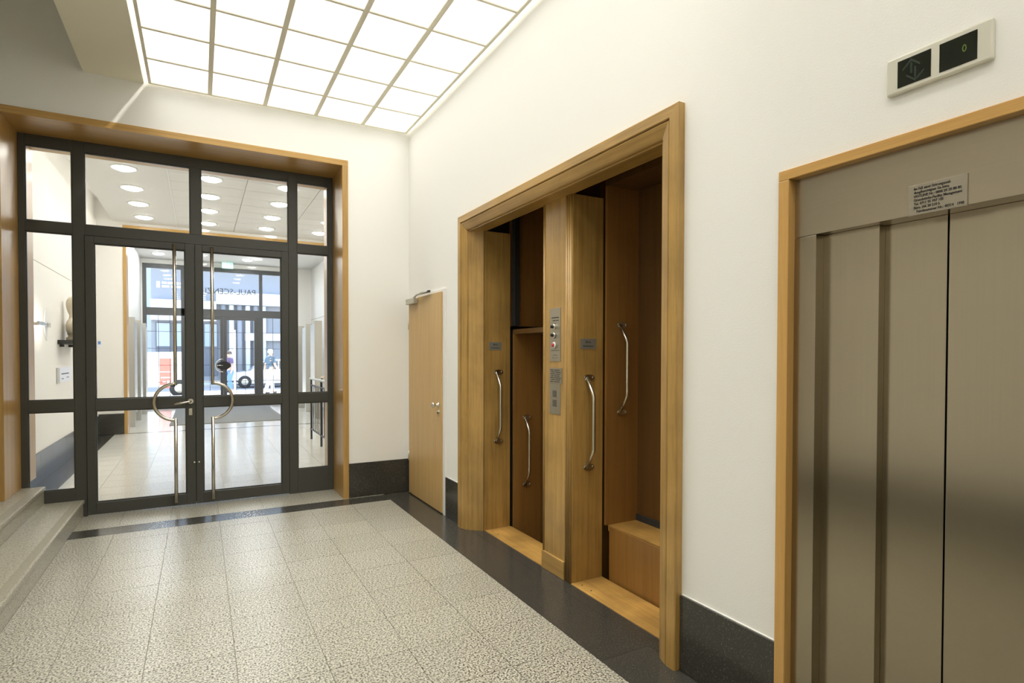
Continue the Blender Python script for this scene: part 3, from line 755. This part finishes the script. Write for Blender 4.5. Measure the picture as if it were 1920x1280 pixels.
# ------------------------------------------------------------------ vestibule and street facade
VX0, VX1, VY0, VY1, VZ = -3.50, 1.06, CY1+.3, 12.8, 4.22
w = struct('wall_vestibule_left'); box('wall_section', M['wall_c'], w, VX0-.12, VX0, VY0, VY1, 0, VZ+.1)
w = struct('wall_vestibule_right'); box('wall_section', M['wall_c'], w, VX1, VX1+.12, VY0, VY1, 0, VZ+.1)
box('picture_rail', M['grout_l'], w, VX1-.006, VX1, VY0, VY1, 2.62, 2.632)
w = struct('wall_facade')
for a in ((-8, -3.47, VY1, VY1+.25, 0, 9), (.60, 8, VY1, VY1+.25, 0, 9), (-3.47, .60, VY1, VY1+.25, 4.10, 9)):
    box('wall_section', M['wall_c'], w, *a)
c = struct('ceiling_vestibule'); box('slab', M['ceil_c'], c, VX0-.12, VX1+.12, VY0, VY1, VZ, VZ+.1)
fl3 = struct('floor_vestibule')
box('grout_bed', M['grout_l'], fl3, VX0, VX1, VY0, VY1+.25, -.06, -.003)
for i in range(6):
    for j in range(7): piece('tile', M['gran_c'], fl3, VX0+i*.76+.0015, VX0+(i+1)*.76-.0015, VY0+j*.828+.0015, VY0+(j+1)*.828-.0015, -.02, 0)
mt = thing('door_mat', 'wide grey door mat in front of the street doors', 'mat')
box('mat', M['mat'], mt, -2.65, -.30, 8.0, 12.6, .001, .014, .004)
for x, rn in ((-3.02, 'left'), (-.86, 'right')):
    for k, y in enumerate((8.2, 9.35, 10.5, 11.65)):
        downlight(x, y, VZ, '%s round light in the %s row of the vestibule ceiling' % (['nearest', 'second', 'third', 'farthest'][k], rn), 'round vestibule downlights', M['disc_v'])

sf_ = thing('street_facade', 'dark metal glazed street facade with barred panes and transom', 'glass partition')
def fm(n, x0, x1, z0, z1, p=sf_, y0=VY1, y1=VY1+.09): return box(n, M['dark_f'], p, x0, x1, y0, y1, z0, z1, .004)
XM = -1.445
fm('post', -3.47, -3.375, 0, 4.09); fm('post', .485, .58, 0, 4.09)
fm('post', -2.535, -2.44, 0, 3.97); fm('post', -.465+.0, -.37, 2.86, 3.97); fm('post', -.52, -.36, 0, 2.64)
fm('head_rail', -3.375, .485, 3.97, 4.09); fm('transom', -3.375, .485, 2.64, 2.86)
for a, b in ((-3.375, -2.535), (-.36, .485)): fm('bottom_rail', a, b, 0, .12)
def fpane(p, a, b, z0, z1): return box('glass_pane', M['glass'], p, a, b, VY1+.04, VY1+.048, z0, z1)
def bars(p, a, b, z0, z1, xs):
    for x in xs: box('glazing_bar', M['dark_f'], p, x-.006, x+.006, VY1+.032, VY1+.056, z0, z1)
    for z in (.725, 1.21, 1.695, 2.18): box('glazing_bar', M['dark_f'], p, a, b, VY1+.033, VY1+.055, z-.006, z+.006)
for a, b in ((-3.375, -2.535), (-2.44, -.465), (-.37, .485)): fpane(sf_, a, b, 2.86, 3.97)
fpane(sf_, -3.375, -2.535, .12, 2.64); bars(sf_, -3.375, -2.535, .12, 2.64, (-3.095, -2.815))
fpane(sf_, -.36, .485, .12, 2.64); bars(sf_, -.36, .485, .12, 2.64, (-.075, .205))
def street_door(lab, a, b):
    d = thing('street_door', lab, 'door', 'street doors')
    fm('stile', a, a+.085, .01, 2.635, d); fm('stile', b-.085, b, .01, 2.635, d)
    fm('top_rail', a+.085, b-.085, 2.55, 2.635, d); fm('bottom_rail', a+.085, b-.085, .01, .14, d)
    fpane(d, a+.085, b-.085, .14, 2.55)
    xs = [a+.085+(b-a-.17)*k/3 for k in (1, 2)]; bars(d, a+.085, b-.085, .14, 2.55, xs)
    return d
sd1 = street_door('left street door leaf beside the red poster van', -2.438, XM-.002)
sd2 = street_door('right street door leaf with black oval push plate', XM+.002, -.522)
MB().prism([(XM+.185*math.cos(a), 1.195+.125*math.sin(a)) for a in [2*math.pi*k/28 for k in range(28)]], 'y', VY1-.03, VY1).build('push_plate', M['blackp'], sd2)
MB().tube([(XM-.02+.19*math.cos(a), VY1-.07, 1.195+.19*math.sin(a)) for a in [math.pi*(.5+k/20) for k in range(21)]], .018, 8).build('ring_handle', M['chrome'], sd1)
MB().tube([(XM-.2, VY1-.07, 1.195), (XM-.02, VY1-.07, 1.195)], .012, 8).build('handle_bar', M['chrome'], sd1)
text('mirrored_letters', 'PAUL-SCENZI', M['dark_f'], sf_, .24, (-.55, VY1+.052, 3.40), (R(90), 0, R(180)), 'LEFT', .95)

ex = thing('exit_sign', 'green emergency exit sign hanging above the street doors', 'sign')
box('sign_box', M['exitg'], ex, -1.49, -1.20, 12.28, 12.32, 4.02, 4.19, .004)
box('running_pictogram', M['exitw'], ex, -1.47, -1.38, 12.275, 12.28, 4.04, 4.17)
MB().prism([(-1.33, 4.06), (-1.27, 4.105), (-1.33, 4.15)], 'y', 12.275, 12.28).build('arrow', M['exitw'], ex)

# mailbox towers
def tower(x0, x1, y0, y1, h, lab):
    t_ = thing('mailbox_tower', lab, 'mailbox', 'steel mailbox towers')
    box('side_column', M['colm'], t_, x0, x1, y0, y0+.16, 0, h, .004)
    box('cabinet', M['colm'], t_, x0+.03, x1-.03, y0+.16, y1, .25, h-.08, .003)
    left = x0 < -1
    xf = x1-.03 if left else x0+.03
    for k in range(9):
        z = .40+k*.19
        f = box('mail_flap', M['slot'], t_, xf-.004 if not left else xf, xf if not left else xf+.004, y0+.18, y1-.02, z, z+.17)
    return t_
for k, (y, nm) in enumerate(((8.15, 'nearest'), (9.5, 'middle'), (11.0, 'farthest'))):
    tower(-3.46, -3.27, y, y+.9, 2.32, '%s steel mailbox tower along the left vestibule wall' % nm)
for k, (y, x, nm) in enumerate(((7.95, .33, 'nearest'), (9.7, .40, 'middle'), (10.95, .38, 'farthest'))):
    tower(x, x+.175, y, y+.75, 2.34, '%s steel mailbox tower on the right of the vestibule' % nm)

# ------------------------------------------------------------------ street
g = struct('ground_pavement')
for i in range(9):
    for j in range(5): piece('paving_slab', M['pave'], g, -10+i*2.2+.006, -10+(i+1)*2.2-.006, VY1+.25+j*1.1+.006, VY1+.25+(j+1)*1.1-.006, -.12, -.02)
box('bedding', M['grout'], g, -14, 14, VY1+.25, 18.6, -.25, -.03)
g = struct('ground_road'); box('carriageway', M['road'], g, -30, 30, 18.6, 26.5, -.35, -.14); box('far_kerb', M['pave'], g, -30, 30, 26.5, 30, -.3, -.02)

ob = thing('street_building', 'grey office building with white bands across the street', 'building')
BY = 30.0
box('wall', M['bgrey'], ob, -4.35, 14, BY, BY+8, 0, 14)
box('white_band', M['bwhite'], ob, -1.25, 14, BY-.5, BY, 4.32, 5.0)
box('white_band', M['bwhite'], ob, -4.35, 14, BY-.3, BY, 6.3, 7.2)
box('canopy', M['bwhite'], ob, -4.35, -1.25, BY-.6, BY, 3.35, 4.45)
box('lower_band', M['bwhite'], ob, .2, 14, BY-.35, BY, 2.3, 2.75)
for k in range(7):
    x = -4.1+k*2.5
    f = box('window', M['bdark'], ob, x, x+2.1, BY-.03, BY, 7.6, 9.6); box('pane', M['bglass'], f, x+.1, x+2.0, BY-.05, BY-.03, 7.7, 9.5)
for k in range(4):
    x = -4.15+k*.76
    f = box('shop_window', M['bdark'], ob, x, x+.7, BY-.06, BY, .3, 3.25); box('pane', M['bglass'], f, x+.05, x+.65, BY-.08, BY-.06, 1.95, 3.2)
for k in range(6):
    x = -.9+k*.42
    MB().cyl((x, BY-.25, 0), .13, 0, 4.3, 'z', 14).build('column', M['bwhite'] if k % 2 else M['bgrey'], ob)
sg = MB(); sg.box(-4.10, -3.93, BY-.03, BY, 5.12, 5.46)
for a, b in ((-3.85, -3.62), (-3.58, -3.3), (-3.26, -3.05), (-3.0, -2.75)): sg.box(a, b, BY-.03, BY, 5.33, 5.45)
for a, b in ((-3.85, -3.5), (-3.42, -3.33), (-3.22, -2.9), (-2.82, -2.6)): sg.box(a, b, BY-.03, BY, 5.14, 5.26)
sg.build('sign_lettering', M['bwhite'], ob)
ob2 = thing('street_house', 'sunlit white house at the left end of the street', 'building')
box('wall', M['bwhite'], ob2, -16, -4.5, BY+6, BY+12, 0, 15)
for k in range(4):
    f = box('window', M['bdark'], ob2, -15+k*2.7, -13.6+k*2.7, BY+5.97, BY+6, 4, 6); box('pane', M['bglass'], f, -14.9+k*2.7, -13.7+k*2.7, BY+5.95, BY+5.97, 4.1, 5.9)
lp = thing('street_post', 'slender white post standing by the parked cars', 'post')
MB().tube([(-.775, 20.5, -.14), (-.775, 20.5, 2.5)], .045, 10).build('pole', M['bwhite'], lp)
MB().cyl((-.775, 20.5, 2.5), .06, 0, .05, 'z', 12).build('cap', M['alu'], lp)

def wheel(p, x, y, z, r, wd, side):
    t_ = MB().lathe([(r*.55, -wd/2), (r*.95, -wd/2), (r, -wd*.3), (r, wd*.3), (r*.95, wd/2), (r*.55, wd/2)], (x, y, z), 'y', 22).build('wheel', M['tyre'], p)
    MB().lathe([(0, side*wd*.52), (r*.5, side*wd*.5), (r*.6, side*wd*.4)], (x, y, z), 'y', 18).build('wheel_hub', M['alu'], t_)
def car(lab, x, y, mat, flip=1, grp='parked cars', L=4.2):
    c_ = thing('car', lab, 'car', grp)
    def X(a): return x+flip*(a*L-L/2)
    z0 = -.14; W = 1.7
    body = [(0, .35), (.005, .62), (.06, .75), (.24, .84), (.30, .86), (.90, .92), (.985, .86), (1, .55), (.99, .30), (.88, .22), (.12, .22)]
    MB().prism([(X(a), z0+h) for a, h in body], 'y', y, y+W).build('body', mat, c_)
    cab = [(.25, .85), (.38, 1.30), (.45, 1.40), (.72, 1.42), (.84, 1.30), (.93, .91)]
    MB().prism([(X(a), z0+h) for a, h in cab], 'y', y+.12, y+W-.12).build('cabin_roof', mat, c_)
    for q in ([(.305, .90), (.40, 1.29), (.55, 1.34), (.55, .92)], [(.565, .92), (.565, 1.34), (.71, 1.34), (.80, 1.26), (.87, .95)]):
        MB().prism([(X(a), z0+h) for a, h in q], 'y', y+.105, y+.12).build('side_window', M['car_g'], c_)
    for a in (.19, .81):
        wheel(c_, X(a), y+.08, z0+.31, .31, .2, -1); wheel(c_, X(a), y+W-.08, z0+.31, .31, .2, 1)
    box('lamp', M['white'], c_, min(X(.0), X(.03)), max(X(.0), X(.03)), y-.004, y+.2, z0+.58, z0+.70)
    box('bumper', M['tyre'], c_, min(X(.0), X(.12)), max(X(.0), X(.12)), y-.01, y+.04, z0+.30, z0+.38)
car('silver parked car across the street behind the post', 1.15, 24.3, M['car_s'], 1)
car('dark blue car parked right of the walking man', 4.3, 21.4, M['car_d'], 1)

vn = thing('delivery_van', 'white van with a red poster panel parked at the kerb', 'van')
MB().prism([(-6.0, .30), (-6.0, 1.35), (-5.7, 1.55), (-2.66, 1.62), (-2.55, 1.50), (-2.45, .75), (-2.42, .30)], 'y', 18.9, 20.6).build('body', M['car_w'], vn)
pp = box('poster_panel', M['redp'], vn, -3.40, -3.02, 18.885, 18.9, .14+.1, 1.36)
MB().box(-3.36, -3.05, 18.88, 18.885, .62, .66).box(-3.30, -3.20, 18.88, 18.885, .45, .50).box(-3.16, -3.08, 18.88, 18.885, .40, .52).box(-3.38, -3.04, 18.88, 18.885, .84, .87).build('white_lettering', M['car_w'], pp)
for x in (-5.3, -2.75): wheel(vn, x, 18.98, .22, .34, .2, -1)
box('lower_trim', M['alu'], vn, -6.0, -2.42, 18.88, 18.9, .30, .36)

# ------------------------------------------------------------------ people on the street
def skin_mesh(name, verts, edges, radii, mat, parent, root=0, sub=2):
    me = bpy.data.meshes.new(name); me.from_pydata(verts, edges, []); o = bpy.data.objects.new(name, me); COL.objects.link(o)
    md = o.modifiers.new('skin', 'SKIN'); md.use_smooth_shade = True
    me.skin_vertices  # layer is created with the modifier
    for i, r_ in enumerate(radii):
        sv = me.skin_vertices[0].data[i]; sv.radius = (r_, r_) if not isinstance(r_, tuple) else r_; sv.use_root = (i == root)
    sb = o.modifiers.new('sub', 'SUBSURF'); sb.levels = sb.render_levels = sub
    dg = bpy.context.evaluated_depsgraph_get(); m2 = bpy.data.meshes.new_from_object(o.evaluated_get(dg))
    bpy.data.objects.remove(o); m2.materials.clear(); m2.materials.append(mat); m2.name = name
    for p in m2.polygons: p.use_smooth = True
    n = bpy.data.objects.new(name, m2); COL.objects.link(n); n.parent = parent; return n
def person(lab, loc, rz, shirt, legs, hair, H=1.76, stride=.22):
    k = H/1.76
    p = thing('person', lab, 'person', 'people on the street', loc); p.rotation_euler = (0, 0, rz)
    S = lambda *a: tuple(c_*k for c_ in a)
    hip = .93
    # facing +x ; body is one skinned figure
    V = [S(0, 0, hip), S(0, 0, 1.12), S(.01, 0, 1.32), S(0, 0, 1.45), S(.015, 0, 1.52), S(.03, 0, 1.60), S(.035, 0, 1.70)]
    Rr = [.145, .135, .155, .10, .055, .085, .075]
    E_ = [(0, 1), (1, 2), (2, 3), (3, 4), (4, 5), (5, 6)]
    for sgn, fx in ((1, stride), (-1, -stride)):
        n = len(V)
        V += [S(0, .10*sgn, hip-.06), S(fx*.55, .10*sgn, .50), S(fx-.05, .10*sgn, .09), S(fx+.10, .11*sgn, .035)]
        Rr += [.095, .065, .045, .038]; E_ += [(0, n), (n, n+1), (n+1, n+2), (n+2, n+3)]
        n = len(V); ax = -fx*.7
        V += [S(0, .19*sgn, 1.42), S(ax*.35, .235*sgn, 1.16), S(ax+.05, .225*sgn, .93), S(ax+.075, .22*sgn, .87)]
        Rr += [.062, .045, .033, .035]; E_ += [(3, n), (n, n+1), (n+1, n+2), (n+2, n+3)]
        h0 = len(V)-1
        for q in range(4):
            n = len(V); dy = (-.024+.016*q)
            V += [S(ax+.085, .22*sgn+dy, .835), S(ax+.10, .22*sgn+dy, .79)]; Rr += [.010, .008]; E_ += [(h0, n), (n, n+1)]
        n = len(V); V += [S(ax+.11, .215*sgn-.02*sgn, .86), S(ax+.125, .215*sgn-.02*sgn, .83)]; Rr += [.011, .009]; E_ += [(h0, n), (n, n+1)]
    body = skin_mesh('body', V, E_, [r_*k for r_ in Rr], M['skin'], p)
    # shirt
    V = [S(0, 0, hip-.02), S(0, 0, 1.12), S(.01, 0, 1.32), S(0, 0, 1.46)]; Rr = [.165, .155, .172, .105]; E_ = [(0, 1), (1, 2), (2, 3)]
    for sgn, fx in ((1, stride), (-1, -stride)):
        n = len(V); ax = -fx*.7
        V += [S(0, .19*sgn, 1.42), S(ax*.3, .232*sgn, 1.20)]; Rr += [.082, .068]; E_ += [(3, n), (n, n+1)]
    skin_mesh('shirt', V, E_, [r_*k for r_ in Rr], shirt, p)
    V = [S(0, 0, hip+.04)]; Rr = [.16]; E_ = []
    for sgn, fx in ((1, stride), (-1, -stride)):
        n = len(V)
        V += [S(0, .10*sgn, hip-.08), S(fx*.55, .10*sgn, .50), S(fx-.05, .10*sgn, .11)]; Rr += [.112, .085, .068]; E_ += [(0, n), (n, n+1), (n+1, n+2)]
    skin_mesh('trousers', V, E_, [r_*k for r_ in Rr], legs, p)
    for sgn, fx in ((1, stride), (-1, -stride)):
        skin_mesh('shoe', [S(fx-.06, .10*sgn, .05), S(fx+.03, .105*sgn, .045), S(fx+.13, .11*sgn, .035)], [(0, 1), (1, 2)], [.05*k, .048*k, .04*k], M['shoe'], p, sub=2)
    rw_ = []
    for t_ in range(9):
        a = t_/8*math.pi*.62; z = 1.665+.115*math.cos(a); r_ = .098*math.sin(a)+.004
        rw_.append([S(.022-.014*math.sin(a)+r_*math.cos(b_)*1.05, r_*math.sin(b_)*.92, z) for b_ in [2*math.pi*q/16 for q in range(16)]])
    MB().rings(rw_[::-1]).build('hair', hair, p)
    MB().tube([S(.112, 0, 1.665), S(.145, 0, 1.625), S(.112, 0, 1.615)], .013*k, 8).build('nose', M['skin'], p)
    for sgn in (1, -1): MB().tube([S(.02, .088*sgn, 1.66), S(.005, .102*sgn, 1.635), S(.02, .088*sgn, 1.60)], .012*k, 8).build('ear', M['skin'], p)
    for sgn in (1, -1): MB().lathe([(0, -.006), (.009, 0), (0, .006)], S(.112, .032*sgn, 1.655), 'x', 8).build('eye', M['shoe'], p)
    MB().tube([S(.108, -.025, 1.575), S(.116, 0, 1.572), S(.108, .025, 1.575)], .006*k, 6).build('mouth', M['redp'], p)
    return p
person('walking person in navy polo shirt and pale trousers outside the street door', (.36, 18.0, -.02), R(25), M['navy'], M['khaki'], M['hair'], 1.74)
person('person in purple top and blue jeans standing by the parked cars', (-.93, 21.6, -.14), R(200), M['purple'], M['jeans'], M['hair_d'], 1.80, .08)
